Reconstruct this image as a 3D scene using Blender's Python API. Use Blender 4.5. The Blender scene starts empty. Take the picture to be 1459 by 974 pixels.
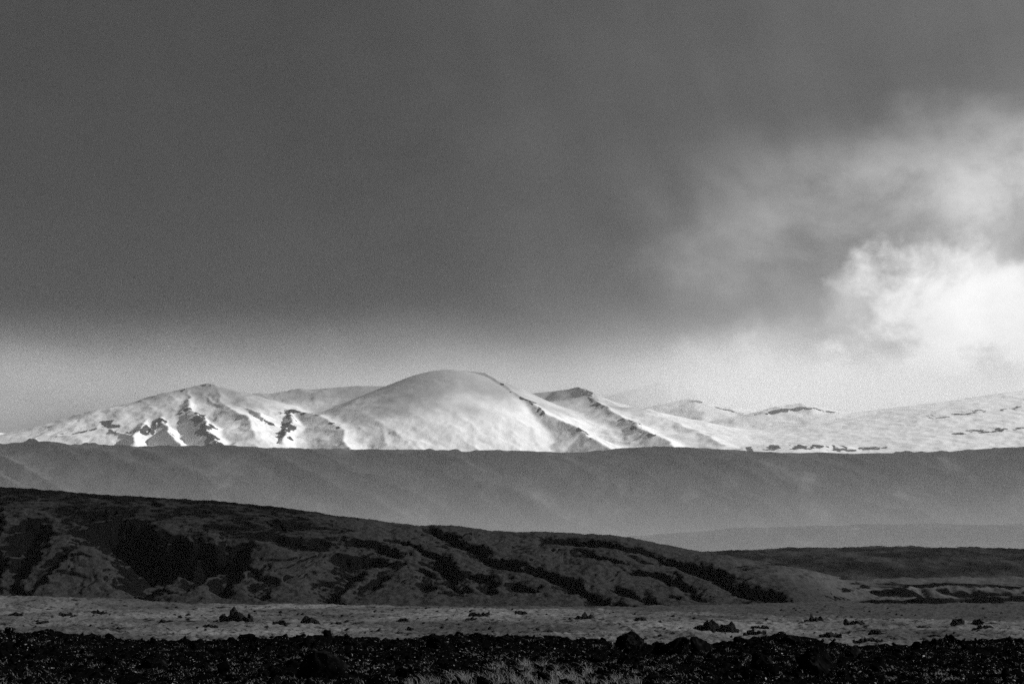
import bpy, math, random
import numpy as np

# ------------------------------------------------------------------ camera, sky, sun, exposure
SC = bpy.context.scene
F, CX, HY = 4137.0, 729.5, 800.0          # focal length in photo pixels, centre column, horizon row
EYE = 0.0                                 # heights are measured from the lens

cam_d = bpy.data.cameras.new('camera')
cam = bpy.data.objects.new('camera', cam_d)
SC.collection.objects.link(cam)
cam.location = (0, 0, EYE)
cam.rotation_euler = (math.radians(90), 0, 0)
cam_d.sensor_width = 36.0
cam_d.lens = 36.0 * F / 1459.0
cam_d.shift_y = (HY - 487.0) / 1459.0
cam_d.clip_start, cam_d.clip_end = 0.5, 200000.0
SC.camera = cam

SUN_AZ, SUN_EL = 84.0, 27.0               # degrees right of the view axis, degrees up
SUN_STRENGTH = 5.0
sun_dir = (math.cos(math.radians(SUN_EL)) * math.sin(math.radians(SUN_AZ)),
           math.cos(math.radians(SUN_EL)) * math.cos(math.radians(SUN_AZ)),
           math.sin(math.radians(SUN_EL)))
sd = bpy.data.lights.new('sun', 'SUN')
sd.energy, sd.angle, sd.color = SUN_STRENGTH, math.radians(0.5), (1, 1, 1)
sun = bpy.data.objects.new('sun', sd)
SC.collection.objects.link(sun)
sun.rotation_euler = (math.radians(90 - SUN_EL), 0, math.radians(180 - SUN_AZ))

SC.view_settings.view_transform = 'Standard'
SC.view_settings.look = 'None'
SC.view_settings.exposure, SC.view_settings.gamma = 0.0, 1.0
SC.view_settings.use_curve_mapping = False
SC.render.engine = 'CYCLES'
cy = SC.cycles
cy.use_denoising = False
cy.denoiser = 'OPENIMAGEDENOISE'
cy.denoising_input_passes = 'RGB_ALBEDO_NORMAL'
cy.max_bounces, cy.diffuse_bounces, cy.glossy_bounces = 6, 2, 2
cy.transmission_bounces, cy.volume_bounces, cy.transparent_max_bounces = 2, 1, 8
cy.sample_clamp_indirect = 3.0


class N:
    """a socket of a node tree with arithmetic"""
    def __init__(s, t, sock): s.t, s.s = t, sock
    def _m(s, op, *a, clamp=False):
        n = s.t.nodes.new('ShaderNodeMath'); n.operation = op; n.use_clamp = clamp
        for i, v in enumerate((s,) + a):
            if isinstance(v, N): s.t.links.new(v.s, n.inputs[i])
            else: n.inputs[i].default_value = v
        return N(s.t, n.outputs[0])
    def __add__(s, o): return s._m('ADD', o)
    __radd__ = __add__
    def __sub__(s, o): return s._m('SUBTRACT', o)
    def __mul__(s, o): return s._m('MULTIPLY', o)
    __rmul__ = __mul__
    def __rsub__(s, o): return (s * -1.0) + o
    def __pow__(s, o): return s._m('POWER', o)
    def mx(s, o): return s._m('MAXIMUM', o)
    def mn(s, o): return s._m('MINIMUM', o)
    def clamp(s): return s._m('ADD', 0.0, clamp=True)
    def step(s, a, b, lo=0.0, hi=1.0):
        n = s.t.nodes.new('ShaderNodeMapRange'); n.interpolation_type = 'SMOOTHSTEP'
        s.t.links.new(s.s, n.inputs[0])
        if a > b: a, b, lo, hi = b, a, hi, lo
        for i, v in enumerate((a, b, lo, hi)): n.inputs[i + 1].default_value = v
        return N(s.t, n.outputs[0])
    def lerp(s, a, b):
        if isinstance(a, N): return a + (b - a) * s
        return s * (b - a) + a if not isinstance(b, N) else s * (b - a) + a


def node(t, kind, **kw):
    n = t.nodes.new(kind)
    for k, v in kw.items(): setattr(n, k, v)
    return n


def noise(t, vec, scale, detail=4, rough=0.55, dist=0.0, kind='FBM', lac=2.0):
    n = node(t, 'ShaderNodeTexNoise', noise_type=kind, normalize=True) if kind == 'FBM' else node(t, 'ShaderNodeTexNoise', noise_type=kind)
    n.inputs['Scale'].default_value = scale; n.inputs['Detail'].default_value = detail
    n.inputs['Roughness'].default_value = rough; n.inputs['Distortion'].default_value = dist
    n.inputs['Lacunarity'].default_value = lac
    if vec is not None: t.links.new(vec.s if isinstance(vec, N) else vec, n.inputs['Vector'])
    return N(t, n.outputs[0])


def vec3(t, x, y, z):
    n = node(t, 'ShaderNodeCombineXYZ')
    for i, v in enumerate((x, y, z)):
        if isinstance(v, N): t.links.new(v.s, n.inputs[i])
        else: n.inputs[i].default_value = v
    return N(t, n.outputs[0])


def split3(t, sock):
    n = node(t, 'ShaderNodeSeparateXYZ'); t.links.new(sock, n.inputs[0])
    return [N(t, n.outputs[i]) for i in range(3)]


world = bpy.data.worlds.new('World'); SC.world = world; world.use_nodes = True
t = world.node_tree; t.nodes.clear()
tc = node(t, 'ShaderNodeTexCoord')
dx, dy, dz = split3(t, tc.outputs['Generated'])
az = dx._m('ARCTAN2', dy)                 # radians right of the view axis
el = dz                                   # sine of the elevation
toward = (dx * sun_dir[0] + dy * sun_dir[1] + dz * sun_dir[2]).mx(0.0)
D = N(t, tc.outputs['Generated'])
sky = node(t, 'ShaderNodeTexSky', sky_type='NISHITA', sun_disc=False, sun_elevation=math.radians(SUN_EL), sun_rotation=math.radians(SUN_AZ))
bw = node(t, 'ShaderNodeRGBToBW'); t.links.new(sky.outputs[0], bw.inputs[0])
clear = N(t, bw.outputs[0]) * 0.1
# a storm deck that thins towards the sun, lit fog under it along the horizon, bright cloud banks on the sun's side
flat = vec3(t, az * 1.0, el * 1.5, 0.0)
big = noise(t, flat, 7.0, 4, 0.5)
mid = noise(t, flat, 22.0, 6, 0.58, 0.25)
puff = noise(t, vec3(t, az - 0.042, el * 1.1, 0.81), 30.0, 7, 0.55, 0.15)
puff2 = noise(t, vec3(t, az - 0.03, el * 1.3, 7.1), 16.0, 7, 0.6, 0.2)
virga = noise(t, vec3(t, az * 1.0 + el * 0.3, el * 0.16, 2.0), 32.0, 3, 0.5)
elw = el + (big - 0.5) * 0.05 + (mid - 0.5) * 0.035
azw = az + (big - 0.5) * 0.10 + (mid - 0.5) * 0.06
# storm deck with faint falling streaks, paler towards the sun's side
deck = 0.046 + azw.step(-0.12, 0.10) * 0.015 + azw.step(-0.10, 0.34) * el.step(0.6, 0.0) * 0.13 + (mid - 0.5) * 0.02 + (virga - 0.5) * azw.step(-0.08, 0.12, 0.012, 0.07)
# lit fog along the horizon
fog = (elw + (virga - 0.5) * 0.012).step(0.092, 0.028) * (0.26 + azw.step(-0.12, 0.11) * 0.44)
lum = deck + fog
# diffuse glow climbing towards the sun
top = azw.step(-0.08, 0.19, 0.045, 0.120)
glow = (top - elw + (virga - 0.5) * 0.03).step(-0.055, 0.055) * azw.step(-0.10, 0.20)
lum = lum + glow * (0.10 + mid * 0.50)
# torn pale layer higher up
lum = lum + elw.step(0.094, 0.120) * elw.step(0.152, 0.126) * azw.step(0.02, 0.19) * (puff2.step(0.25, 0.6) * 0.46)
# billowing bank under a dark gap
edge_ = az.step(0.01, 0.15, 0.054, 0.104) - el
bank = (edge_ + (puff - 0.5) * 0.085 + (puff2 - 0.5) * 0.05).step(-0.004, 0.016) * azw.step(0.02, 0.12)
lum = bank.lerp(lum, 0.60 + puff * 0.62 - puff2.step(0.49, 0.63) * 0.40)
lum = elw.step(0.072, 0.05).__mul__(azw.step(0.03, 0.12)).lerp(lum, lum * 0.40 + 0.56)
cover = 0.96
total = lum.mx(0.01) * cover + clear * (1 - cover)
bg = node(t, 'ShaderNodeBackground'); bg.inputs['Strength'].default_value = 1.0
t.links.new(total.s, bg.inputs['Color'])
wo = node(t, 'ShaderNodeOutputWorld'); t.links.new(bg.outputs[0], wo.inputs['Surface'])

# ------------------------------------------------------------------ helpers
RNG = np.random.default_rng(11)
random.seed(5)


def hash2(ix, iy, seed):
    h = (ix.astype(np.int64) * 374761393 + iy.astype(np.int64) * 668265263 + seed * 974711) & 0xFFFFFFFF
    h = ((h ^ (h >> 13)) * 1274126177) & 0xFFFFFFFF
    h = ((h ^ (h >> 15)) * 2246822519) & 0xFFFFFFFF
    return ((h ^ (h >> 16)) & 0xFFFFFF) / float(0x1000000)


def gnoise(x, y, seed=0):
    ix, iy = np.floor(x), np.floor(y)
    fx, fy = x - ix, y - iy
    u, v = fx * fx * fx * (fx * (fx * 6 - 15) + 10), fy * fy * fy * (fy * (fy * 6 - 15) + 10)
    r = 0
    for ox in (0, 1):
        for oy in (0, 1):
            a = hash2(ix + ox, iy + oy, seed) * 6.2831853
            g = np.cos(a) * (fx - ox) + np.sin(a) * (fy - oy)
            r = r + g * (u if ox else 1 - u) * (v if oy else 1 - v)
    return r * 1.45


def fbm(x, y, octv=5, seed=0, gain=0.5):
    s, a = 0, 1.0
    for o in range(octv):
        s = s + a * gnoise(x * 2 ** o + 17.3 * o, y * 2 ** o - 9.1 * o, seed + o); a *= gain
    return s


def ridged(x, y, octv=5, seed=0, gain=0.5):
    s, a, w = 0, 1.0, 1.0
    for o in range(octv):
        n = 1 - np.abs(gnoise(x * 2 ** o + 5.7 * o, y * 2 ** o + 3.3 * o, seed + o)) * 1.4
        n = np.clip(n, 0, 1) ** 2 * w
        s = s + a * n; a *= gain; w = np.clip(n * 1.6, 0, 1)
    return s


def worley(x, y, seed=0):
    ix, iy = np.floor(x), np.floor(y)
    d1 = np.full(x.shape, 9.0); d2 = np.full(x.shape, 9.0); hid = np.zeros(x.shape)
    for ox in (-1, 0, 1):
        for oy in (-1, 0, 1):
            cx, cy_ = ix + ox, iy + oy
            d = np.hypot(cx + hash2(cx, cy_, seed) - x, cy_ + hash2(cx, cy_, seed + 7) - y)
            hv = hash2(cx, cy_, seed + 13)
            near = d < d1
            d2 = np.where(near, d1, np.minimum(d2, d))
            hid = np.where(near, hv, hid); d1 = np.where(near, d, d1)
    return d1, d2, hid


def sstep(a, b, x):
    k = np.clip((x - a) / (b - a), 0, 1)
    return k * k * (3 - 2 * k)


def smax(a, b, k):
    h = np.clip(0.5 + 0.5 * (a - b) / k, 0, 1)
    return b + (a - b) * h + k * h * (1 - h)


def prof(x, pts):
    p = np.array(pts, float)
    return np.interp(x, p[:, 0], p[:, 1])


def XYZ(px, py, Y):
    return ((px - CX) / F * Y, Y, (HY - py) / F * Y)


def tag(o, label=None, cat=None, group=None, kind=None):
    if label: o['label'] = label
    if cat: o['category'] = cat
    if group: o['group'] = group
    if kind: o['kind'] = kind
    return o


def link(name, me, mats, parent=None):
    o = bpy.data.objects.new(name, me); SC.collection.objects.link(o)
    if me is not None and not me.materials:
        for m in (mats if isinstance(mats, (list, tuple)) else [mats]): me.materials.append(m)
    if parent is not None: o.parent = parent
    return o


def grid_mesh(name, X, Y, Z, smooth=True, attrs=None):
    r, c = X.shape
    co = np.empty((r * c, 3), np.float32); co[:, 0] = X.ravel(); co[:, 1] = Y.ravel(); co[:, 2] = Z.ravel()
    i = np.arange(r * c).reshape(r, c)
    q = np.stack([i[:-1, :-1], i[:-1, 1:], i[1:, 1:], i[1:, :-1]], -1).reshape(-1, 4)
    me = bpy.data.meshes.new(name)
    me.vertices.add(r * c); me.vertices.foreach_set('co', co.ravel())
    me.loops.add(q.size); me.loops.foreach_set('vertex_index', q.ravel().astype(np.int32))
    me.polygons.add(len(q)); me.polygons.foreach_set('loop_start', np.arange(0, q.size, 4, dtype=np.int32))
    me.polygons.foreach_set('use_smooth', np.full(len(q), smooth, bool))
    for k, v in (attrs or {}).items():
        a = me.attributes.new(k, 'FLOAT', 'POINT'); a.data.foreach_set('value', v.ravel().astype(np.float32))
    me.update(); me.validate()
    return me


def fan(px, Yrow):
    """grid of plan positions: columns follow photo columns, rows follow distance"""
    PX, YY = np.meshgrid(np.asarray(px, float), np.asarray(Yrow, float))
    return PX, (PX - CX) / F * YY, YY


def seg_tent(X, Y, pts, slope, power=1.0):
    """height of a ridge line that falls away on both sides; pts are (px, py, distance)"""
    P = [XYZ(*p) for p in pts]
    out = np.full(X.shape, -1e9)
    for a, b in zip(P[:-1], P[1:]):
        ax, ay, az_ = a; bx, by, bz = b
        L2 = (bx - ax) ** 2 + (by - ay) ** 2
        k = np.clip(((X - ax) * (bx - ax) + (Y - ay) * (by - ay)) / L2, 0, 1)
        d = np.hypot(X - (ax + k * (bx - ax)), Y - (ay + k * (by - ay)))
        out = np.maximum(out, az_ + k * (bz - az_) - slope * d ** power)
    return out


def new_mat(name):
    m = bpy.data.materials.new(name); m.use_nodes = True
    tr = m.node_tree; tr.nodes.clear()
    out = node(tr, 'ShaderNodeOutputMaterial')
    b = node(tr, 'ShaderNodeBsdfPrincipled'); tr.links.new(b.outputs[0], out.inputs['Surface'])
    b.inputs['Roughness'].default_value = 0.9
    b.inputs['Specular IOR Level'].default_value = 0.0
    return m, tr, b, out


def geo(tr):
    g = node(tr, 'ShaderNodeNewGeometry')
    return N(tr, g.outputs['Position']), split3(tr, g.outputs['Normal'])


def set_bump(tr, b, h, strength, dist):
    n = node(tr, 'ShaderNodeBump'); n.inputs['Strength'].default_value = strength; n.inputs['Distance'].default_value = dist
    tr.links.new(h.s, n.inputs['Height']); tr.links.new(n.outputs[0], b.inputs['Normal'])


def mapping(tr, v, scale, rot=(0, 0, 0)):
    n = node(tr, 'ShaderNodeMapping'); n.inputs['Scale'].default_value = scale; n.inputs['Rotation'].default_value = rot
    tr.links.new(v.s, n.inputs['Vector']); return N(tr, n.outputs[0])


def attr(tr, name):
    n = node(tr, 'ShaderNodeAttribute', attribute_name=name); return N(tr, n.outputs['Fac'])


# ------------------------------------------------------------------ materials
m_snow, tr, b, _ = new_mat('wind_blown_snow')
p, nrm = geo(tr)
fine = noise(tr, p, 0.022, 8, 0.68)
streak = noise(tr, mapping(tr, p, (0.034, 0.006, 0.016), (0, 0, math.radians(-35))), 1.0, 7, 0.62)
patch = noise(tr, p, 0.0016, 4, 0.5)
bare = attr(tr, 'bare')
rock = ((1.0 - nrm[2]) * 1.5 + (fine - 0.5) * 1.35 + (streak - 0.5) * 1.15 + (patch - 0.5) * 0.35 + bare).step(0.66, 0.80)
cover_ = attr(tr, 'thin_and_shade').lerp(0.90, 0.38) + (fine - 0.5) * 0.12  # summit grey mixes painted cloud shade with thin snow
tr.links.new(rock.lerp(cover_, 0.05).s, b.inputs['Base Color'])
set_bump(tr, b, (streak * 0.6 + fine * 0.5) * (1.0 - attr(tr, 'even')), 0.35, 9.0)

m_ridge, tr, b, _ = new_mat('ridge_scree')
p, nrm = geo(tr)
a1 = noise(tr, p, 0.006, 7, 0.6)
a2 = noise(tr, mapping(tr, p, (0.010, 0.0025, 0.006), (0, 0, math.radians(-30))), 1.0, 6, 0.6)
tr.links.new((a2.step(0.48, 0.75) * 0.08 + a1 * 0.06).s, b.inputs['Base Color'])
set_bump(tr, b, a1, 0.6, 14.0)

m_hill, tr, b, _ = new_mat('hill_moss_and_scoria')
p, nrm = geo(tr)
a1 = noise(tr, p, 0.05, 8, 0.62)
a2 = noise(tr, p, 0.45, 6, 0.7)
a3 = noise(tr, mapping(tr, p, (0.06, 0.012, 0.03), (0, 0, math.radians(-28))), 1.0, 6, 0.65)
scoria_and_shade = ((1.0 - nrm[2]) * 2.2 + (a1 - 0.5) * 0.5 + (a3 - 0.5) * 0.4 + (a2 - 0.5) * 0.3 + attr(tr, 'bare')).step(0.22, 0.46)  # attribute adds real bare ground and the painted shade of gullies and swells
tr.links.new(scoria_and_shade.lerp(attr(tr, 'pale').lerp(a2 * 0.075 - 0.004, a2 * 0.11 + 0.025).mx(0.004), 0.004).s, b.inputs['Base Color'])
set_bump(tr, b, a1 * 1.2 + a2 * 0.6, 0.8, 1.5)

m_plateau, tr, b, _ = new_mat('old_lava_plateau')
p, nrm = geo(tr)
a1 = noise(tr, mapping(tr, p, (0.02, 0.006, 0.02)), 1.0, 8, 0.7)
tr.links.new((a1.step(0.4, 0.65) * 0.035 + 0.012).s, b.inputs['Base Color'])
set_bump(tr, b, a1, 1.0, 6.0)

m_meadow, tr, b, _ = new_mat('dry_meadow')
p, nrm = geo(tr)
a1 = noise(tr, mapping(tr, p, (1, 0.35, 1)), 0.06, 6, 0.6)
a2 = noise(tr, mapping(tr, p, (1, 0.7, 1)), 0.9, 5, 0.7)
a3 = noise(tr, mapping(tr, p, (1, 0.5, 1)), 0.28, 5, 0.65)
dark = (a3 + (a2 - 0.5) * 0.5).step(0.56, 0.64)
broad = noise(tr, mapping(tr, p, (1, 0.4, 1)), 0.02, 4, 0.6).step(0.32, 0.68, 0.45, 1.2)
pale = broad * dark.lerp((a1 * 0.15 + a2 * 0.13), 0.02)
tr.links.new(attr(tr, 'moss').lerp(pale, a2 * 0.08 + 0.02).s, b.inputs['Base Color'])
set_bump(tr, b, a2, 0.8, 0.35)

m_lava, tr, b, _ = new_mat('black_lava')
p, nrm = geo(tr)
a1 = noise(tr, p, 9.0, 6, 0.7)
a2 = noise(tr, p, 45.0, 4, 0.7)
a3 = noise(tr, p, 22.0, 3, 0.6)
tr.links.new((a1.step(0.6, 0.8) * 0.008 + 0.0025 + a3.step(0.60, 0.66) * a1.step(0.50, 0.62) * noise(tr, p, 1.1, 4, 0.65).step(0.42, 0.58) * 0.55).s, b.inputs['Base Color'])
b.inputs['Roughness'].default_value = 0.6
b.inputs['Specular IOR Level'].default_value = 0.0
set_bump(tr, b, a1 * 0.7 + a2 * 0.5, 0.8, 0.03)

m_boulder, tr, b, _ = new_mat('dense_lava')
p, nrm = geo(tr)
a1 = noise(tr, p, 5.0, 6, 0.65)
tr.links.new((a1.step(0.45, 0.75) * 0.012 + 0.003).s, b.inputs['Base Color'])
set_bump(tr, b, a1, 0.7, 0.04)

m_outcrop, tr, b, _ = new_mat('weathered_lava')
p, nrm = geo(tr)
a1 = noise(tr, p, 1.2, 6, 0.7)
tr.links.new((a1.step(0.55, 0.8) * 0.03 + 0.012).s, b.inputs['Base Color'])
set_bump(tr, b, a1, 0.8, 0.3)

m_grass, tr, b, out = new_mat('dry_grass')
p, nrm = geo(tr)
a1 = noise(tr, p, 6.0, 3, 0.6)
colr = a1 * 0.35 + 0.12
tr.links.new(colr.s, b.inputs['Base Color']); b.inputs['Roughness'].default_value = 0.6
tl = node(tr, 'ShaderNodeBsdfTranslucent'); tr.links.new(colr.s, tl.inputs[0])
mixs = node(tr, 'ShaderNodeMixShader'); mixs.inputs[0].default_value = 0.5
tr.links.new(b.outputs[0], mixs.inputs[1]); tr.links.new(tl.outputs[0], mixs.inputs[2]); tr.links.new(mixs.outputs[0], out.inputs['Surface'])

m_ground, tr, b, _ = new_mat('far_plain')
p, nrm = geo(tr)
tr.links.new((noise(tr, p, 0.004, 6, 0.6) * 0.12 + 0.02).s, b.inputs['Base Color'])

# ------------------------------------------------------------------ ground reaching the horizon
PL = -16.0
g = 60000.0
me = bpy.data.meshes.new('ground')
me.from_pydata([(-g, -g, PL - 3), (g, -g, PL - 3), (g, g, PL - 3), (-g, g, PL - 3)], [], [(0, 1, 2, 3)])
tag(link('ground', me, m_ground), kind='structure')

# ------------------------------------------------------------------ snow mountains, 9.5 to 16 km away
px = np.concatenate([np.linspace(-900, -60, 60, endpoint=False), np.arange(-60, 1520, 1.9), np.linspace(1520, 2400, 60)])
rows = np.concatenate([np.linspace(9300, 10200, 40, endpoint=False), np.arange(10200, 13200, 11.0), np.linspace(13200, 17500, 70)])
PX, X, Y = fan(px, rows)
wx = X + 38 * fbm(X / 420, Y / 420, 4, 3); wy = Y + 38 * fbm(X / 420, Y / 420, 4, 9)
base = 190 + 250 * sstep(9300, 12500, Y) + 60 * fbm(X / 1800, Y / 1800, 4, 21)
H = base.copy()
T = lambda pts, s, k=14, w=1.0: smax(H, seg_tent(X * (1 - w) + wx * w, Y * (1 - w) + wy * w, pts, s), k)
# low snow field and western massif
H = T([(-900, 640, 12500), (-200, 612, 12500), (20, 616, 12500), (90, 630, 12500)], 0.22)
H = T([(70, 632, 11500), (110, 615, 11600), (146, 600, 11700), (196, 592, 11800), (222, 580, 12000), (247, 561, 12100), (264, 552, 12150), (303, 546.5, 12200),
       (330, 554, 12250), (352, 566, 12350), (400, 574, 12500), (470, 577, 12600), (560, 575, 12800)], 0.27, w=.35)
H = T([(146, 600, 11700), (160, 612, 11350), (190, 621, 11200), (214, 615, 11250), (231, 594, 11550)], 0.62, 5, .5)
H = T([(231, 594, 11550), (246, 614, 11100), (262, 640, 10700)], 0.66, 4, .6)
H = T([(264, 552, 12150), (270, 580, 11650), (292, 600, 11250), (312, 634, 10800)], 0.58, 5, .7)
H = T([(303, 547, 12200), (318, 570, 11800), (350, 592, 11400), (362, 620, 11000)], 0.34, 10, .8)
H = T([(222, 580, 12000), (206, 604, 11400), (188, 634, 10900)], 0.5, 5, .8)
H = T([(290, 562, 11950), (336, 586, 11550), (344, 606, 11250)], 0.55, 5, .9)
H = T([(330, 570, 12000), (380, 588, 11600), (372, 612, 11200)], 0.55, 5, .9)
H = T([(352, 566, 12300), (417, 581, 11900), (414, 600, 11450), (402, 628, 11000)], 0.68, 4, .5)
H = T([(417, 581, 11900), (450, 592, 11600), (486, 612, 11200), (500, 640, 10700)], 0.46, 6, .5)
H = T([(500, 596, 11700), (532, 612, 11300), (556, 636, 10850)], 0.5, 5, .8)
H = T([(540, 600, 11600), (574, 618, 11200), (600, 642, 10750)], 0.5, 5, .8)
H = T([(470, 577, 12600), (520, 600, 11700), (560, 618, 11200), (596, 645, 10700)], 0.36, 12, .9)
# smooth snow saddle between the massif and the dome
H = T([(318, 552, 12350), (350, 559, 12400), (390, 558, 12450), (440, 553, 12500), (500, 550, 12500), (560, 549, 12450), (620, 545, 12300)], 0.27, 16, .3)
# round dome and its long eastern ridge
dx_, dy_, dz_ = XYZ(638, 526.5, 12150)
rr = np.hypot((X - dx_) / 1.05, (Y - dy_) / 1.5)
dome = dz_ - 74 * (np.sqrt(1 + (rr / 146) ** 2) - 1)
H = smax(H, dome + 3 * fbm(X / 300, Y / 300, 4, 44), 40)
H = T([(660, 527.5, 12150), (690, 530.5, 12100), (722, 549, 11900), (748, 567, 11700), (780, 589, 11450), (830, 613, 11100), (880, 642, 10700)], 0.44, 6, .55)
H = T([(745, 560, 12700), (790, 556, 12700), (822, 550, 12600), (842, 561, 12350), (858, 576, 12100), (900, 598, 11600), (930, 616, 11200), (960, 640, 10800)], 0.44, 7, .8)
H = T([(842, 561, 12350), (880, 577, 12200), (935, 592, 12000), (990, 612, 11500), (1030, 634, 11000)], 0.20, 16, 1.0)
# eastern snow plateau with broken lava steps
H = T([(860, 585, 14500), (900, 560, 14500), (945, 540, 14500), (985, 541, 14500), (1040, 556, 14400), (1110, 572, 14300), (1200, 577, 14300)], 0.3, 30)
H = T([(930, 582, 13300), (985, 566, 13300), (1010, 580, 13100), (1060, 588, 12900)], 0.22, 12)
H = T([(1080, 596, 12600), (1110, 578, 12700), (1145, 574, 12700), (1180, 586, 12600), (1230, 590, 12600)], 0.24, 10)
H = T([(1230, 590, 12900), (1300, 577, 13000), (1380, 568, 13000), (1459, 556, 13100), (1700, 540, 13300), (2400, 560, 13500)], 0.14, 30)
H = T([(1330, 603, 12000), (1385, 592, 12100), (1400, 582, 12200), (1440, 577, 12300), (1600, 570, 12300)], 0.20, 10)
H = T([(1360, 618, 11300), (1400, 611, 11350), (1460, 610, 11350), (1600, 600, 11500)], 0.2, 8)
H = T([(1060, 638, 10800), (1090, 633, 10850), (1150, 632, 10850), (1230, 637, 10850)], 0.22, 6)
relief = np.clip((H - base) / 120, 0.12, 1)
rid = ridged(wx / 330 + Y / 900, wy / 700, 6, 61, 0.55)
domew = np.exp(-(np.hypot((X - dx_) / 1.0, (Y - dy_) / 2.0) / 560) ** 4)
H = H + (relief * (rid - 1.0) * 4.5 * sstep(1050, 900, PX) + (1.0 + 1.2 * sstep(1000, 850, PX)) * (ridged(wx / 110 + wy / 400, wy / 260, 5, 64) - .9) * np.clip(relief, .3, 1) + 2.5 * fbm(X / 70, Y / 110, 4, 71) * relief) * (1 - .8 * domew)
bare = -0.9 * domew - 0.25 * sstep(700, 640, PX) * sstep(480, 560, PX)
edge = sstep(-900, -500, PX) * sstep(2400, 2000, PX)
thin_and_shade = sstep(540, 720, H + 70 * fbm(X / 260, Y / 400, 4, 91)) * sstep(1000, 800, PX)  # greys the summits: cloud shade painted on the dome, thin snow elsewhere
def outcrop(pts, wdt, amp):
    d = np.full(X.shape, 1e9)
    for a, b_ in zip(pts[:-1], pts[1:]):
        ax, bx = (a[0] - CX) / F * a[1], (b_[0] - CX) / F * b_[1]
        k_ = np.clip(((wx - ax) * (bx - ax) + (wy - a[1]) * (b_[1] - a[1])) / ((bx - ax) ** 2 + (b_[1] - a[1]) ** 2), 0, 1)
        d = np.minimum(d, np.hypot(wx - ax - k_ * (bx - ax), wy - a[1] - k_ * (b_[1] - a[1])))
    return amp * np.exp(-(d / wdt) ** 2) * (0.72 + 0.8 * fbm(X / 50, Y / 110, 5, 37, .6))
for pts, wdt, amp in [([(1085, 12560), (1130, 12600), (1185, 12540)], 45, .6), ([(1070, 10760), (1150, 10800), (1240, 10790)], 95, .5), ([(1370, 11230), (1420, 11280), (1480, 11290)], 110, .45),
                      ([(1330, 11980), (1390, 12080), (1480, 12200)], 110, .38), ([(1100, 12720), (1150, 12720)], 30, .5), ([(985, 13250), (1012, 13080), (1050, 12920)], 40, .4),
                      ([(826, 12600), (842, 12330), (856, 12080)], 45, .5), ([(862, 11900), (905, 11500), (930, 11150)], 30, .4), ([(690, 12120), (722, 11900), (748, 11700), (780, 11450)], 30, .5),
                      ([(800, 11330), (850, 10950)], 26, .4), ([(510, 11600), (540, 11250), (560, 10900)], 40, .35), ([(545, 11450), (580, 11050)], 35, .35),
                      ([(416, 11880), (410, 11500), (400, 11150)], 45, .45), ([(417, 11900), (450, 11600), (480, 11250)], 26, .45), ([(365, 11500), (392, 11420)], 30, .35),
                      ([(270, 11650), (290, 11280), (306, 10900)], 28, .5), ([(250, 11620), (285, 11600)], 25, .4), ([(150, 11600), (175, 11300), (212, 11260), (228, 11500)], 36, .5),
                      ([(236, 12050), (262, 12150), (300, 12180)], 40, .35), ([(90, 11400), (125, 11450)], 60, .3)]:
    bare = bare + outcrop(pts, wdt, amp * (2.1 if pts[0][0] > 950 else 3.0 if 680 < pts[0][0] < 700 else 1.9))
bare = bare - 0.5 * sstep(12750, 12950, Y) * sstep(700, 600, PX)
bare = bare + 0.16 * sstep(620, 480, PX) + 0.10 * sstep(720, 800, PX) * sstep(1000, 900, PX)
even = np.clip(0.75 * domew + 0.35 * sstep(880, 1000, PX), 0, 1)
me = grid_mesh('snow_mountain', X, Y, H, attrs={'bare': bare, 'thin_and_shade': np.clip(thin_and_shade, 0, 1), 'even': even})
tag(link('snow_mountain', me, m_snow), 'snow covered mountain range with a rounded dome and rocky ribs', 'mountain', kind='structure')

# ------------------------------------------------------------------ dark hazy ridge, 6.5 to 8.5 km away
px = np.concatenate([np.linspace(-1100, -60, 60, endpoint=False), np.arange(-60, 1520, 2.6), np.linspace(1520, 2600, 60)])
rows = np.concatenate([np.linspace(6300, 7500, 130), np.linspace(7520, 9200, 40)])
PX, X, Y = fan(px, rows)
crest = [(-1100, 650), (-60, 633), (0, 631), (25, 632), (42, 625), (55, 628), (75, 634), (100, 634), (130, 630), (160, 636), (205, 637), (240, 635), (285, 634), (315, 630),
         (326, 637), (380, 638), (430, 640), (480, 639), (540, 641), (600, 641), (612, 639), (625, 641), (650, 640), (658, 643), (690, 642), (735, 642), (760, 644), (800, 645),
         (860, 642), (930, 636), (970, 637), (1030, 641), (1080, 644), (1150, 646), (1250, 647), (1280, 643), (1340, 643), (1400, 640), (1459, 636), (1700, 628), (2600, 640)]
crow = prof(px, crest); ker = np.hanning(61); ker /= ker.sum()
soft = np.convolve(np.pad(crow, 30, mode='edge'), ker, 'valid')[None, :]
fine_c = (crow - soft + 2.2 * fbm(px / 14, px * 0 + 2.2, 4, 5)) * np.exp(-((Y - 7500) / 45) ** 2)
cz = (HY - (soft + fine_c)) / F * 7500
tt = (Y - 6300) / 1200
foot = 6.0 + 10 * fbm(X / 500, Y / 500, 3, 8)
H = np.where(tt <= 1, foot + (cz - foot) * (0.12 * tt + 0.88 * np.sin(np.clip(tt, 0, 1) * np.pi / 2) ** 1.5), cz - (Y - 7500) * 0.14)
k = np.clip(4 * tt * (1 - tt), 0, 1)
H = H + k * (ridged((X + 0.55 * (Y - 6300)) / 300, Y / 1500, 5, 31) - 0.8) * 22 + k * 6 * fbm(X / 90, Y / 140, 4, 33)
me = grid_mesh('ridge', X, Y, H)
tag(link('ridge', me, m_ridge), 'long dark level ridge veiled in haze below the snow mountains', 'ridge', kind='structure')

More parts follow.
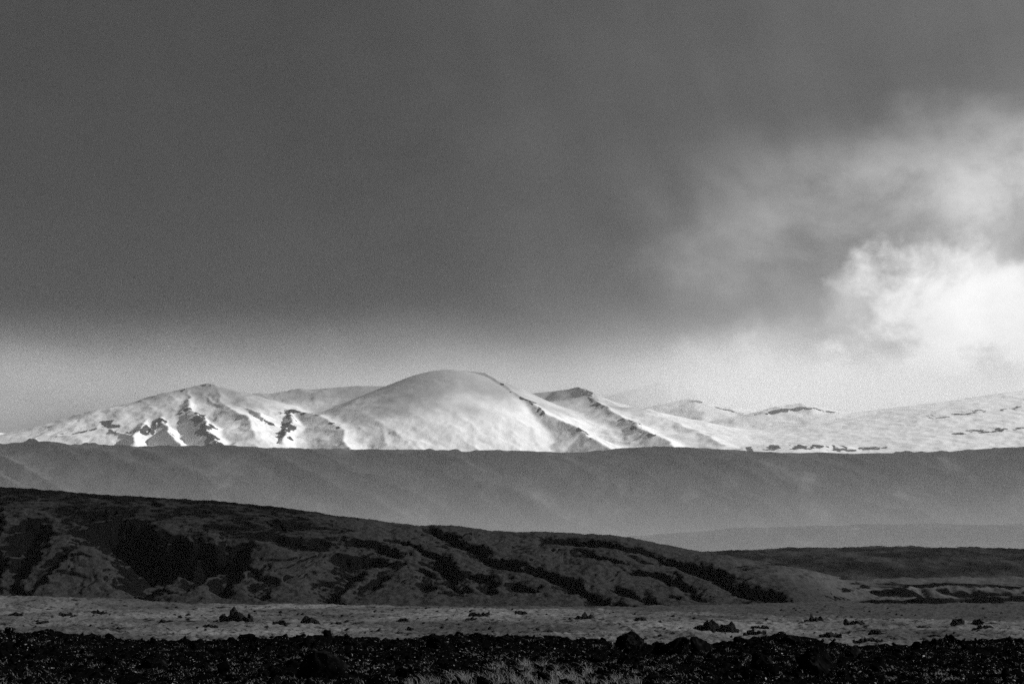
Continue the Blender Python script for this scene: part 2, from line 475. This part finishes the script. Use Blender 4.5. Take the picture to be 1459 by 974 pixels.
# ------------------------------------------------------------------ low ground between: hazy rise, dark plateau
def rise(name, crest, Yc, Y0, Y1, mat, seed, rough, lab, pxr):
    px = np.arange(pxr[0], pxr[1], 3.0)
    rows = np.concatenate([np.linspace(Y0, Yc, 70), np.linspace(Yc * 1.004, Y1, 24)])
    PX, X, Y = fan(px, rows)
    cz = (HY - prof(PX, crest)) / F * Yc
    tt = (Y - Y0) / (Yc - Y0)
    H = np.where(tt <= 1, PL - 2 + (cz - PL + 2) * np.sin(np.clip(tt, 0, 1) * np.pi / 2) ** 0.8, cz - (Y - Yc) * 0.035)
    s = Yc / 60
    H = H + rough * (fbm(X / s, Y / s / 2, 5, seed) + 0.6 * ridged(X / s * 2, Y / s, 4, seed + 3) - 0.5) * sstep(0, .3, tt)
    tag(link(name, grid_mesh(name, X, Y, H), mat), lab, 'hill', kind='structure')

rise('hazy_rise', [(300, 800), (800, 775), (900, 764), (1000, 757), (1060, 752), (1150, 750), (1250, 747), (1459, 748), (1800, 742), (2400, 750)], 5500, 4800, 6250, m_ridge, 3, 3.0,
     'low pale rise fading into the haze behind the dark plateau', (200, 2400))
rise('plateau', [(500, 820), (900, 796), (1000, 788), (1060, 784), (1120, 781), (1220, 780), (1330, 780), (1400, 781), (1459, 782), (1900, 776), (2400, 780)], 2700, 2050, 3900, m_plateau, 6, 1.6,
     'dark flat lava plateau beyond the grassy swells', (400, 2400))

# ------------------------------------------------------------------ grassy swells beside the hill
px = np.arange(900, 2300, 2.2)
rows = np.concatenate([np.arange(1066, 1400, 3.0), np.linspace(1400, 2100, 60)])
PX, X, Y = fan(px, rows)
H = np.full(X.shape, PL - 0.6) + 0.5 * fbm(X / 30, Y / 60, 4, 2)
def swell(pts, slope, k=3.2):
    global H
    wx_, wy_ = X + 9 * fbm(X / 30, Y / 60, 4, 12), Y + 16 * fbm(X / 30, Y / 60, 4, 15)
    H = smax(H, seg_tent(wx_, wy_, pts, slope), k)
swell([(1090, 866, 1075), (1160, 861, 1085), (1240, 856, 1100), (1320, 850, 1120), (1459, 845, 1140), (2300, 835, 1180)], 0.38)
swell([(1135, 859, 1120), (1165, 851, 1150), (1210, 843, 1190), (1270, 838, 1220), (1340, 834, 1250), (1459, 836, 1270), (2300, 830, 1300)], 0.38)
swell([(1150, 830, 1400), (1240, 825, 1480), (1330, 822, 1560), (1459, 821, 1600), (2300, 815, 1700)], 0.07, 3)
H = H + 0.9 * fbm(X / 14, Y / 24, 5, 23)
H = H - 3.0 * sstep(1900, 2100, Y)
def band(pts, wdt):
    d = np.full(X.shape, 1e9)
    for a, b_ in zip(pts[:-1], pts[1:]):
        ya, yb = a[1], b_[1]
        ax, bx = (a[0] - CX) / F * ya, (b_[0] - CX) / F * yb
        k_ = np.clip(((X - ax) * (bx - ax) + (Y - ya) * (yb - ya)) / ((bx - ax) ** 2 + (yb - ya) ** 2), 0, 1)
        d = np.minimum(d, np.hypot(X - ax - k_ * (bx - ax), (Y - ya - k_ * (yb - ya)) * 0.6))
    return np.exp(-(d / wdt) ** 2)
swell_shade = 0.25 * fbm(X / 14, Y / 40, 4, 8)
wob = 6 * fbm(X / 16, Y / 30, 3, 18); X0, Y0_ = X, Y
X, Y = X + wob, Y + wob
for pts, wd in [([(1225, 1088), (1320, 1108), (1459, 1128), (1900, 1146)], 8), ([(1140, 1112), (1165, 1138), (1210, 1176), (1270, 1205), (1300, 1214)], 7), ([(1340, 1236), (1459, 1255), (1600, 1265)], 6), ([(1290, 1420), (1380, 1470), (1460, 1480)], 30)]:
    swell_shade = swell_shade + 0.75 * band(pts, wd)  # dark bands in the colour stand in for shaded swell fronts
X, Y = X0, Y0_
me = grid_mesh('grassy_swell', X, Y, H, attrs={'bare': -0.25 + swell_shade, 'pale': 0.85 + 0.4 * fbm(X / 40, Y / 60, 3, 4)})  # 'bare' here also carries the painted shade of the swell fronts
tag(link('grassy_swell', me, m_hill), 'gentle grassy swells running out from the foot of the dark hill', 'hill', kind='structure')

# ------------------------------------------------------------------ gullied dark hill
YB, YC = 1055.0, 1225.0
px = np.concatenate([np.linspace(-900, -40, 90, endpoint=False), np.arange(-40, 1500, 1.45)])
rows = np.concatenate([np.linspace(YB - 25, YC, 250), np.linspace(YC + 2, 1700, 60)])
PX, X, Y = fan(px, rows)
hcrest = [(-900, 640), (-200, 682), (0, 693), (80, 698.5), (160, 705), (300, 713), (400, 722), (480, 734), (560, 744.5), (610, 748), (650, 748.5), (700, 756), (740, 758), (770, 757), (840, 760),
          (870, 761), (900, 766), (980, 782), (1060, 795), (1120, 806), (1180, 818), (1240, 834), (1320, 862), (1400, 880), (1500, 890)]
def hill_base(PX, Y):
    cz = (HY - prof(PX, hcrest)) / F * YC
    yb_ = YB + 115 * sstep(1115, 1235, PX)
    tt = (Y - yb_) / (YC - yb_)
    q = np.clip(tt, 0, 1)
    pz = 0.30 * q + 0.70 * np.sin(q * np.pi / 2) ** 1.4
    h = PL - 0.5 + (cz - PL + 0.5) * pz
    return np.where(tt > 1, cz - (Y - YC) * 0.10, h)
H = hill_base(PX, Y)
q = np.clip((Y - YB) / (YC - YB), 0, 1)
def on_hill(ppx, ppy):
    ys = np.linspace(YB, YC, 400)
    hs = hill_base(np.full(400, float(ppx)), ys)
    rowpy = HY - hs / ys * F
    i = int(np.argmin(np.abs(rowpy - ppy)))
    return (ppx - CX) / F * ys[i], ys[i]
XW = X + 3.6 * fbm(X / 22, Y / 22, 5, 51, .55); YW = Y + 5.5 * fbm(X / 22, Y / 22, 5, 57, .55)
gully_shade = np.zeros(X.shape)
def gully(pts, width, depth, wall=0.6):
    """carve a gully along photo points on the hill face; the far wall is the steeper one"""
    global H
    P = [on_hill(*p) for p in pts]
    best = np.full(X.shape, 1e9); kk = np.zeros(X.shape)
    n = len(P) - 1
    for i, (a, b_) in enumerate(zip(P[:-1], P[1:])):
        L2 = (b_[0] - a[0]) ** 2 + (b_[1] - a[1]) ** 2 + 1e-6
        k_ = np.clip(((XW - a[0]) * (b_[0] - a[0]) + (YW - a[1]) * (b_[1] - a[1])) / L2, 0, 1)
        ex, ey = XW - (a[0] + k_ * (b_[0] - a[0])), YW - (a[1] + k_ * (b_[1] - a[1]))
        s = np.where(ex + ey > 0, 1 / wall, 1.0)
        d = np.hypot(ex, ey) * s
        kk = np.where(d < best, (i + k_) / n, kk); best = np.minimum(best, d)
    taper = sstep(0, .2, kk + 0.05) * (1 - 0.6 * sstep(.8, 1, kk))
    cut = taper * np.exp(-(best / (width * 1.1)) ** 2)
    H = H - depth * 0.72 * cut
    gully_shade[:] = np.maximum(gully_shade, cut)
for pts, wd, dp in [
        ([(140, 738), (200, 760), (260, 785), (340, 790)], 12, 14), ([(190, 750), (205, 790), (210, 845)], 8, 11), ([(240, 765), (232, 800), (228, 835)], 6, 7),
        ([(300, 770), (290, 800), (262, 838)], 5, 6), ([(335, 765), (345, 795), (335, 815), (320, 845)], 5, 6), ([(343, 762), (430, 770), (470, 772)], 6, 4),
        ([(60, 745), (30, 790), (15, 845)], 8, 7), ([(-30, 735), (-20, 780), (-30, 850)], 9, 8), ([(140, 755), (95, 785), (35, 840)], 4, 3),
        ([(-140, 720), (-120, 790), (-150, 850)], 10, 9), ([(385, 822), (375, 838), (382, 850)], 3, 4), ([(372, 800), (378, 822)], 2.5, 2.5),
        ([(480, 765), (545, 778), (575, 788)], 4, 4), ([(560, 790), (510, 796), (480, 825), (470, 858)], 6, 7), ([(577, 792), (548, 815), (512, 850)], 2.6, 4),
        ([(590, 800), (618, 812), (600, 840)], 3.5, 4), ([(610, 790), (640, 812), (650, 845)], 3.5, 4.5), ([(555, 765), (600, 778), (640, 800), (665, 840)], 3, 3),
        ([(600, 747), (650, 765), (690, 788), (780, 815), (840, 842), (900, 864)], 4.5, 6), ([(660, 812), (690, 822), (700, 845)], 4, 4.5), ([(725, 828), (765, 838)], 4, 4.5),
        ([(760, 763), (840, 770), (920, 782), (1000, 805), (1070, 835), (1135, 862)], 8, 9), ([(820, 778), (860, 792), (900, 800)], 3, 2.5), ([(880, 806), (940, 815), (985, 838), (1000, 856)], 4, 3.5),
        ([(900, 790), (960, 800), (1010, 822)], 3, 2.5), ([(880, 832), (910, 844), (930, 860)], 3.5, 3.5), ([(950, 845), (990, 858)], 3, 2.5), ([(870, 845), (850, 862)], 3, 3)]:
    gully(pts, wd, dp)
H = H + (0.7 * fbm(X / 22, Y / 30, 5, 77) + 0.5 * (ridged((X - 0.4 * (Y - YB)) / 26, Y / 60, 5, 81) - .8)) * sstep(0, .12, q) * (1 - sstep(.9, 1, q) * .75)
rill = ridged((X - 0.35 * (Y - YB)) / 17 + 0.9 * fbm(X / 30, Y / 30, 4, 6), Y / 75 + 0.4 * fbm(X / 40, Y / 40, 3, 16), 4, 83, .6)
rw = sstep(0.03, .25, q) * (1 - sstep(.75, .95, q)) * sstep(1150, 1000, PX)
H = H - 0.8 * rill * rw
gully_shade = gully_shade * 0.26 + 0.05 * np.clip(rill - .8, 0, 1) * rw  # colour darkened along the carved gullies and rills, in place of their shade
H = H + 0.4 * fbm(X / 4, Y / 6, 4, 99)
foot_n = sstep(YB - 25, YB + 5, Y)
H = H * foot_n + (PL - 1.2) * (1 - foot_n)
H = H - 30 * sstep(1500, 1700, Y) * 0
bare = -0.10 + gully_shade + 0.55 * np.clip(fbm((X - .5 * (Y - YB)) / 9, Y / 60, 4, 29), 0, 1) * sstep(980, 1060, PX) + 0.36 * sstep(.40, .72, q + 0.12 * fbm(X / 18, Y / 25, 3, 5)) * sstep(620, 380, PX) + 0.16 * sstep(.86, .95, q)  # bare ground plus the painted shade of the gullies
pale = 0.8 * sstep(1010, 1180, PX + 60 * fbm(X / 20, Y / 30, 3, 41)) * sstep(.35, .9, q)
me = grid_mesh('hill', X, Y, H, attrs={'bare': bare - 0.2 * pale, 'pale': pale})
tag(link('hill', me, m_hill), 'dark hill cut by steep gullies rising behind the meadow', 'hill', kind='structure')

# ------------------------------------------------------------------ meadow with tussocks
px = np.concatenate([np.linspace(-900, -30, 90, endpoint=False), np.arange(-30, 1490, 2.6), np.linspace(1492, 2300, 90)])
rows = np.concatenate([np.linspace(120, 520, 30, endpoint=False), np.arange(520, 1075, 1.7), np.linspace(1078, 1200, 20)])
PX, X, Y = fan(px, rows)
def meadow_z(X, Y):
    z = PL + 0.9 * fbm(X / 90, Y / 160, 3, 1)
    z = z + 0.55 * fbm(X / 11, Y / 14, 4, 4) + 0.55 * np.abs(fbm(X / 2.6, Y / 3, 3, 14))
    z = z + 3.0 * np.exp(-((X + 170) / 42) ** 2 - ((Y - 1040) / 35) ** 2)
    return z + 6 * sstep(420, 120, Y)
H = meadow_z(X, Y)
moss = sstep(-18, 18, Y - prof(PX, [(-900, 1075), (500, 1060), (800, 990), (1100, 860), (1300, 812), (2300, 805)]) + 30 * fbm(X / 14, Y / 30, 4, 66))
tag(link('meadow', grid_mesh('meadow', X, Y, H, attrs={'moss': moss}), m_meadow), 'pale grassy meadow of tussocks between the lava bank and the hill', 'meadow', kind='structure')

# ------------------------------------------------------------------ rocks
def rock_mesh(name, seed, sub=3, flat=0.75, jag=0.35):
    import bmesh
    bm = bmesh.new(); bmesh.ops.create_icosphere(bm, subdivisions=sub, radius=1)
    r = np.random.default_rng(seed)
    # cut by random planes for facets, then roughen
    pl = r.normal(size=(9, 3)); pl /= np.linalg.norm(pl, axis=1)[:, None]; off = r.uniform(0.5, 0.85, 9)
    sc = np.array([r.uniform(.8, 1.25), r.uniform(.7, 1.0), flat * r.uniform(.8, 1.2)])
    ph = r.uniform(0, 50, 3)
    for v in bm.verts:
        c = np.array(v.co)
        for n_, o_ in zip(pl, off):
            d = c @ n_ - o_
            if d > 0: c = c - n_ * d * 0.92
        a = np.array([c[0] * 2.1 + ph[0]]); b_ = np.array([c[1] * 2.1 + c[2] * 1.7 + ph[1]])
        c = c * (1 + jag * 0.6 * float(fbm(a, b_, 3, seed)[0]))
        v.co = c * sc
    me = bpy.data.meshes.new(name); bm.to_mesh(me); bm.free()
    return me

stone_meshes = [rock_mesh('stone', 100 + i, 2, 0.8, 0.5) for i in range(10)]
crag_meshes = [rock_mesh('crag', 200 + i, 2, 0.95, 0.8) for i in range(8)]

# small stones strewn over the meadow, uncountable
rm = np.random.default_rng(31)
nm = 2600
ym = rm.uniform(545, 1010, nm); xm = rm.uniform(-.2, .2, nm) * ym
keep = fbm(xm / 25, ym / 60, 3, 46) + rm.normal(0, .35, nm) > 0.25
xm, ym = xm[keep], ym[keep]; nm = len(xm)
zm = meadow_z(xm, ym); sm = 0.16 + 0.7 * rm.random(nm) ** 3
STONES = (xm, ym, zm, sm)
# lava outcrops on the meadow: (photo column, photo row of the base, width in pixels, height in pixels, pieces)
OUT = [(22, 879, 16, 5, 3), (97, 878, 22, 7, 4), (140, 875, 14, 5, 3), (337, 885, 40, 11, 7), (402, 889, 20, 7, 4), (441, 890, 20, 8, 4), (478, 888, 12, 4, 2),
       (575, 899, 26, 5, 4), (683, 879, 26, 6, 5), (740, 876, 12, 7, 2), (672, 887, 16, 4, 3), (575, 884, 14, 4, 2), (826, 882, 30, 6, 5), (780, 898, 14, 4, 2), (914, 885, 14, 4, 2),
       (1020, 898, 56, 10, 9), (1083, 895, 22, 5, 4), (1076, 906, 28, 6, 5), (1160, 886, 22, 8, 4), (1220, 893, 34, 8, 6), (1184, 905, 26, 6, 5), (1250, 907, 24, 6, 4),
       (1239, 915, 40, 8, 6), (1316, 895, 20, 5, 3), (1361, 890, 10, 8, 1), (1393, 889, 9, 8, 1), (1400, 896, 26, 5, 4), (1345, 917, 36, 8, 6), (1330, 908, 18, 4, 2), (236, 886, 16, 4, 2), (300, 894, 20, 4, 3), (60, 890, 12, 4, 2)]
OLAB = {337: 'broad slanting black lava outcrop on the meadow below the hill spurs',
        1020: 'long serrated row of black lava crags on the meadow behind the twin boulders',
        1361: 'upright pointed lava rock alone at the far edge of the bright meadow',
        1393: 'small upright lava rock beside the pointed one at the far meadow edge',
        1220: 'mounded dark lava outcrop on the bright meadow in front of the grassy swells',
        1239: 'wide low lava outcrop directly behind the dip of the rubble bank',
        1345: 'wide lava outcrop beside the rubble bank, under the pair of upright rocks',
        740: 'small lava pinnacle at the meadow edge under the long diagonal gully',
        402: 'middle one of three lava outcrops lined up with the broad slanting one',
        441: 'last of three lava outcrops lined up with the broad slanting one',
        97: 'lava outcrop on the meadow in front of the low pale cone of the hill',
        683: 'many-toothed low lava outcrop at the far meadow edge below the dark gullies',
        826: 'low stretched lava outcrop at the meadow edge where the long gully ends',
        575: 'flat lava outcrop close behind the bank near the blocky boulder',
        1083: 'short low outcrop beside the long serrated row of lava crags',
        1076: 'low outcrop in front of the long serrated row, behind the bank hump',
        1160: 'knobbly lava outcrop at the far meadow edge below the dark valley mouth',
        1184: 'loose string of lava rocks between the mounded outcrop and the bank'}
for i, (ppx, ppy, w, h, n) in enumerate(OUT):
    # the row fixes the distance on the meadow plain
    Y0 = 16.0 * F / (ppy - HY)
    for _ in range(6):
        x0 = (ppx - CX) / F * Y0
        z0 = float(meadow_z(np.array([x0]), np.array([Y0]))[0]); Y0 = -z0 * F / (ppy - HY)
    x0 = (ppx - CX) / F * Y0
    W, Ht = 1.1 * w / F * Y0, 1.35 * h / F * Y0
    root = bpy.data.objects.new('lava_outcrop', None); SC.collection.objects.link(root)
    root.location = (x0, Y0, z0)
    lab = OLAB.get(ppx) if not (ppx == 575 and ppy == 884) else None
    tag(root, lab or 'very small dark lava outcrop barely breaking through the pale meadow grass', 'outcrop', 'lava outcrops on the meadow')
    r = np.random.default_rng(900 + i)
    for j in range(n):
        u = (j + 0.5) / n - 0.5 + r.uniform(-.12, .12) / n
        hh = Ht * (1 - 1.2 * abs(u) ** 1.5) * r.uniform(0.5, 1.0)
        o = link('rock', crag_meshes[(i * 3 + j) % len(crag_meshes)], m_outcrop, root)
        lx = u * W; ly = r.uniform(-.3, .3) * W * 0.6
        gz = float(meadow_z(np.array([x0 + lx]), np.array([Y0 + ly]))[0]) - z0
        o.location = (lx, ly, gz + hh * 0.3)
        ws = W / n * r.uniform(.65, 1.0)
        o.scale = (max(ws, hh * .6) * 1.1, max(ws, hh) * r.uniform(.8, 1.3), hh * 1.2)
        o.rotation_euler = (r.uniform(-.3, .3), r.uniform(-.3, .3), r.uniform(0, 6.28))

# ------------------------------------------------------------------ rubble bank in front
GZ = -1.6
bank_rows = [(-400, 908), (0, 905), (80, 903), (120, 909), (170, 916), (260, 917), (330, 917), (400, 912), (440, 910), (500, 912), (545, 916), (600, 915), (620, 910), (700, 909),
             (760, 911), (850, 917), (900, 923), (960, 924), (1030, 921), (1070, 914), (1120, 909), (1150, 913), (1180, 923), (1230, 927), (1290, 924), (1340, 918), (1400, 916), (1459, 915), (1900, 912)]
YCR = 56.0
xs = np.concatenate([-np.geomspace(160, 11.5, 30), np.arange(-11.4, 11.4, 0.033), np.geomspace(11.5, 160, 30)])
ys = np.concatenate([np.linspace(-80, 34, 26, endpoint=False), np.arange(34, 60, 0.085), np.geomspace(60.2, 200, 40)])
X, Y = np.meshgrid(xs, ys)
def bank_smooth(X, Y):
    ppx = CX + X / np.maximum(Y, 20) * F
    cz = (HY - prof(ppx, bank_rows)) / F * YCR + 0.02
    up = np.exp(-((Y - YCR) / 5.0) ** 2)
    z = GZ + 0.10 * fbm(X / 4, Y / 6, 3, 202)
    z = z * (1 - up) + cz * up
    drop = np.maximum(Y - (YCR + 1.5), 0)
    return z - 0.11 * drop + 0.0
def bank_rough(X, Y):
    d1, d2, hid = worley(X / 0.42, Y / 0.42, 301)
    e1, e2, hie = worley(X / 0.17, Y / 0.17, 311)
    near = sstep(33, 35, Y) * sstep(66, 60, Y)
    z = np.clip((d2 - d1) * 2, 0, 1) ** .6 * hid * 0.085 + np.clip((e2 - e1) * 2, 0, 1) ** .6 * hie * 0.045
    return near * (z + 0.05 * fbm(X / 0.5, Y / 0.5, 4, 321)) - 0.05
H = bank_smooth(X, Y) + bank_rough(X, Y)
tag(link('lava_ground', grid_mesh('lava_ground', X, Y, H, smooth=False), m_lava), 'black broken lava rubble bank with scattered dry grass', 'lava bank', kind='structure')
def bank_z(x, y):
    return float((bank_smooth(np.array([x]), np.array([y])) + bank_rough(np.array([x]), np.array([y])))[0])

def bank_at(ppx, ppy):
    """point of the bank seen at a photo pixel"""
    yy = np.linspace(33, 60, 900); xx = (ppx - CX) / F * yy
    zz = bank_smooth(xx, yy)
    rp = HY - zz / yy * F
    i = int(np.argmax(rp <= ppy)) if (rp <= ppy).any() else len(yy) - 1
    return xx[i], yy[i], zz[i]

# named boulders: (column, row of the base, width px, height px, mesh seed, label)
BOULD = [(459, 966, 56, 42, 401, 'smooth dark hump-backed boulder standing alone in the rubble'),
         (619, 924, 26, 22, 402, 'blocky lava boulder standing up on the crest of the bank'),
         (897, 926, 36, 25, 403, 'pointed triangular lava boulder on the crest of the bank'),
         (962, 932, 46, 28, 404, 'broad humped lava boulder on the bank, touching its rounded twin'),
         (996, 930, 28, 25, 405, 'rounded lava boulder leaning on the broad humped boulder'),
         (1158, 962, 44, 40, 406, 'big angular black boulder half sunk in the rubble slope'),
         (1086, 956, 46, 30, 407, 'wide black boulder beside the big angular one in the rubble'),
         (1126, 916, 26, 16, 408, 'small lava boulder on top of the highest hump of the bank'),
         (1215, 935, 26, 16, 409, 'low dark boulder in the dip of the bank'),
         (1275, 930, 20, 14, 410, 'peaked stone on the bank crest behind the dark rubble'),
         (220, 952, 40, 18, 411, 'flat black boulder lying low in the grassy rubble'),
         (660, 916, 16, 10, 412, 'small crest stone between the blocky boulder and its neighbours'),
         (720, 914, 26, 9, 413, 'low wide lava boulder forming the highest mid part of the crest')]
for ppx, ppy, w, h, sd_, lab in BOULD:
    x0, y0, z0 = bank_at(ppx, ppy)
    me = rock_mesh('boulder', sd_, 4, 0.9, 0.12 if sd_ == 401 else 0.35)
    o = link('boulder', me, m_boulder)
    o.location = (x0, y0, z0 + h / F * y0 * 0.28)
    o.scale = (w / F * y0 * 0.62, w / F * y0 * 0.55, h / F * y0 * 0.8)
    o.rotation_euler = (0, 0, (sd_ * 1.7) % 6.28)
    tag(o, lab, 'boulder', None)

# loose stones that can be told apart
r = np.random.default_rng(77)
cnt = 0
while cnt < 280:
    y0 = r.uniform(35.5, 57.2) if cnt < 200 else r.uniform(54.5, 57.0)
    x0 = r.uniform(-.185, .185) * y0
    s = 0.04 + 0.15 * r.random() ** 2.5 if cnt < 200 else 0.035 + 0.10 * r.random() ** 2
    o = link('stone', stone_meshes[cnt % 10], m_lava)
    o.location = (x0, y0, bank_z(x0, y0) + s * 0.25)
    o.scale = (s * r.uniform(.8, 1.5), s, s * r.uniform(.7, 1.2)); o.rotation_euler = tuple(r.uniform(0, 6.28, 3) * (0.15, 0.15, 1))
    if y0 > 54.0: tag(o, 'jagged black lava stone sitting along the crest line of the rubble bank', 'stone', 'stones along the crest of the bank')
    elif s > 0.10: tag(o, 'large angular lava stone bedded in the rubble below the crest line', 'stone', 'large stones in the rubble')
    else: tag(o, 'small loose lava stone lying in the speckled rubble below the crest', 'stone', 'small stones in the rubble')
    cnt += 1

def tri_soup(name, V, Fc, mat, lab, cat):
    me = bpy.data.meshes.new(name)
    V = np.asarray(V, np.float32); Fc = np.asarray(Fc, np.int32)
    me.vertices.add(len(V)); me.vertices.foreach_set('co', V.ravel())
    me.loops.add(Fc.size); me.loops.foreach_set('vertex_index', Fc.ravel())
    me.polygons.add(len(Fc)); me.polygons.foreach_set('loop_start', np.arange(0, Fc.size, Fc.shape[1], dtype=np.int32))
    me.update(); me.validate()
    return tag(link(name, me, mat), lab, cat, kind='stuff')

# small rubble, uncountable
def octa(x0, y0, z0, s, r, name, mat, lab, flat=.9):
    n = len(x0)
    V = oc[None] * r.uniform(.5, 1.3, (n, 6, 1)) * s[:, None, None]
    ang = r.uniform(0, 6.28, n); ca, sa = np.cos(ang)[:, None], np.sin(ang)[:, None]
    V = np.stack([V[..., 0] * ca - V[..., 1] * sa + V[..., 2] * .3, V[..., 0] * sa + V[..., 1] * ca, V[..., 2] * flat + V[..., 0] * .2], -1)
    V = V + np.stack([x0, y0, z0 + s * .3], -1)[:, None, :]
    tri_soup(name, V.reshape(-1, 3), (of[None] + 6 * np.arange(n)[:, None, None]).reshape(-1, 3), mat, lab, 'rubble')

n = 8000
y0 = 34 + 23.5 * r.random(n) ** 0.8; x0 = r.uniform(-.2, .2, n) * y0
z0 = bank_smooth(x0, y0) + bank_rough(x0, y0)
s = 0.010 + 0.05 * r.random(n) ** 3
oc = np.array([(1, 0, 0), (-1, 0, 0), (0, 1, 0), (0, -1, 0), (0, 0, 1), (0, 0, -1)], float)
of = np.array([(0, 2, 4), (2, 1, 4), (1, 3, 4), (3, 0, 4), (2, 0, 5), (1, 2, 5), (3, 1, 5), (0, 3, 5)])
octa(x0, y0, z0, s, r, 'rubble', m_lava, 'fine black lava rubble strewn over the bank')
octa(*STONES, rm, 'field_stones', m_outcrop, 'small dark stones strewn over the pale meadow', .7)

# ------------------------------------------------------------------ dry grass
def grass(name, x0, y0, hgt, lab, seed, lean=0.5):
    r = np.random.default_rng(seed); n = len(x0)
    z0 = bank_smooth(x0, y0) + bank_rough(x0, y0) - 0.01
    a = r.uniform(0, 6.28, n); ln = hgt * r.uniform(.1, 1.0, n) * lean
    wdt = r.uniform(.0014, .0042, n); fa = r.uniform(-.7, .7, n)
    rows_ = []
    for k_, wk in ((0, 1.0), (.4, .9), (.75, .6), (1.0, .12)):
        cx = x0 + np.cos(a) * ln * k_ ** 1.8 - 0.15 * hgt * k_ ** 2; cy_ = y0 + np.sin(a) * ln * k_ ** 1.8; cz = z0 + hgt * (k_ - .25 * k_ ** 3)
        rows_.append(np.stack([cx - wdt * wk * np.cos(fa), cy_ - wdt * wk * np.sin(fa), cz], -1))
        rows_.append(np.stack([cx + wdt * wk * np.cos(fa), cy_ + wdt * wk * np.sin(fa), cz], -1))
    V = np.stack(rows_, 1)
    q_ = np.array([(0, 1, 3, 2), (2, 3, 5, 4), (4, 5, 7, 6)])
    Fc = (q_[None] + 8 * np.arange(n)[:, None, None]).reshape(-1, 4)
    tri_soup(name, V.reshape(-1, 3), Fc, m_grass, lab, 'grass')

r = np.random.default_rng(5)
# the long grass patch at the near edge: clumps
gx, gy, gh = [], [], []
for c in range(115):
    ppx = r.normal(745, 85); ppx = min(max(ppx, 585), 905); ppy = 974 - abs(r.normal(0, 11)) * (1.2 - abs(ppx - 745) / 220)
    yb = 1.6 * F / (ppy + 2 - HY); xb = (ppx - CX) / F * yb
    m_ = r.integers(8, 26)
    gx += list(xb + r.normal(0, .028, m_)); gy += list(yb + r.normal(0, .05, m_)); gh += list(r.uniform(.03, .20, m_))
grass('grass', np.array(gx), np.array(gy), np.array(gh), 'tall dry grass patch catching the light at the edge of the rubble', 21, 1.1)
gx, gy, gh = [], [], []
for c in range(4200):
    yb = r.uniform(34.5, 55); xb = r.uniform(-.19, .19) * yb
    if fbm(np.array([xb / 1.3]), np.array([yb / 2.6]), 2, 555)[0] < -0.1 + (yb - 40) * 0.02: continue
    m_ = r.integers(2, 12)
    gx += list(xb + r.normal(0, .04, m_)); gy += list(yb + r.normal(0, .1, m_)); gh += list(r.uniform(.02, .075, m_))
grass('grass', np.array(gx), np.array(gy), np.array(gh), 'sparse short dry grass between the lava stones', 22, 1.3)

# ------------------------------------------------------------------ air
def box_mesh(name, lo, hi):
    me = bpy.data.meshes.new(name)
    v = [(x, y, z) for x in (lo[0], hi[0]) for y in (lo[1], hi[1]) for z in (lo[2], hi[2])]
    me.from_pydata(v, [], [(0, 1, 3, 2), (4, 6, 7, 5), (0, 4, 5, 1), (2, 3, 7, 6), (0, 2, 6, 4), (1, 5, 7, 3)])
    return me

def vol_mat(name):
    m = bpy.data.materials.new(name); m.use_nodes = True
    tr = m.node_tree; tr.nodes.clear()
    out = node(tr, 'ShaderNodeOutputMaterial'); v = node(tr, 'ShaderNodeVolumePrincipled')
    tr.links.new(v.outputs[0], out.inputs['Volume'])
    v.inputs['Color'].default_value = (.92, .92, .92, 1); v.inputs['Anisotropy'].default_value = 0.2
    return m, tr, v

HAZE = 0.8e-5
m_haze, tr, v = vol_mat('haze_air'); v.inputs['Density'].default_value = HAZE
tag(link('haze', box_mesh('haze', (-16000, -400, PL - 4.5), (16000, 18000, 1150)), m_haze), kind='stuff')

# mist lying in the valley and cloud torn over the summits
def set_step(m, rate):
    m.cycles.volume_step_rate = rate

m_mist, tr, v = vol_mat('valley_mist_air')
tcv = node(tr, 'ShaderNodeTexCoord'); gx_, gy_, gz_ = split3(tr, tcv.outputs['Object'])
start = gy_.step(2900, 3700)
dens = (((gz_ + 16.0) * (-1 / 75.0))._m('EXPONENT')) * 5.2e-4 * start + gz_.step(430, 250) * start * 0.8e-5
tr.links.new(dens.s, v.inputs['Density']); set_step(m_mist, 0.35)
tag(link('mist', box_mesh('mist', (-9000, 2900, PL - 2.5), (9000, 9000, 420)), m_mist), kind='stuff')

m_cloud, tr, v = vol_mat('cloud_air')
v.inputs['Color'].default_value = (.99, .99, .99, 1); v.inputs['Anisotropy'].default_value = 0.35
tcv = node(tr, 'ShaderNodeTexCoord'); O = N(tr, tcv.outputs['Object'])
gx_, gy_, gz_ = split3(tr, tcv.outputs['Object'])
n1 = noise(tr, mapping(tr, O, (1 / 1300, 1 / 2200, 1 / 600)), 1.0, 5, 0.58)
floor_ = gx_.step(-2500, 2600, 690, 555) + (n1 - 0.5) * 420
east = gx_.step(-900, 1900)
back = gy_.step(12700, 13700) * gx_.step(-300, 900) * (gz_ - n1 * 300.0).step(420, 640) * 1.3e-3
dens = (gz_ - floor_).step(-60, 260) * (gx_.step(-600, 2200, 930, 900) - gz_).step(-150, 260) * east.lerp(n1.step(0.26, 0.62) * 7.5e-4, n1.step(0.34, 0.58) * 9e-4) * gy_.step(11100, 12500) + back * (gx_.step(-600, 2200, 930, 900) - gz_).step(-150, 260)
tr.links.new(dens.s, v.inputs['Density']); set_step(m_cloud, 0.2)
tag(link('clouds', box_mesh('clouds', (-4000, 10900, 420), (5200, 15600, 1300)), m_cloud), kind='stuff')
cy.volume_bounces = 3
cy.volume_max_steps = 256
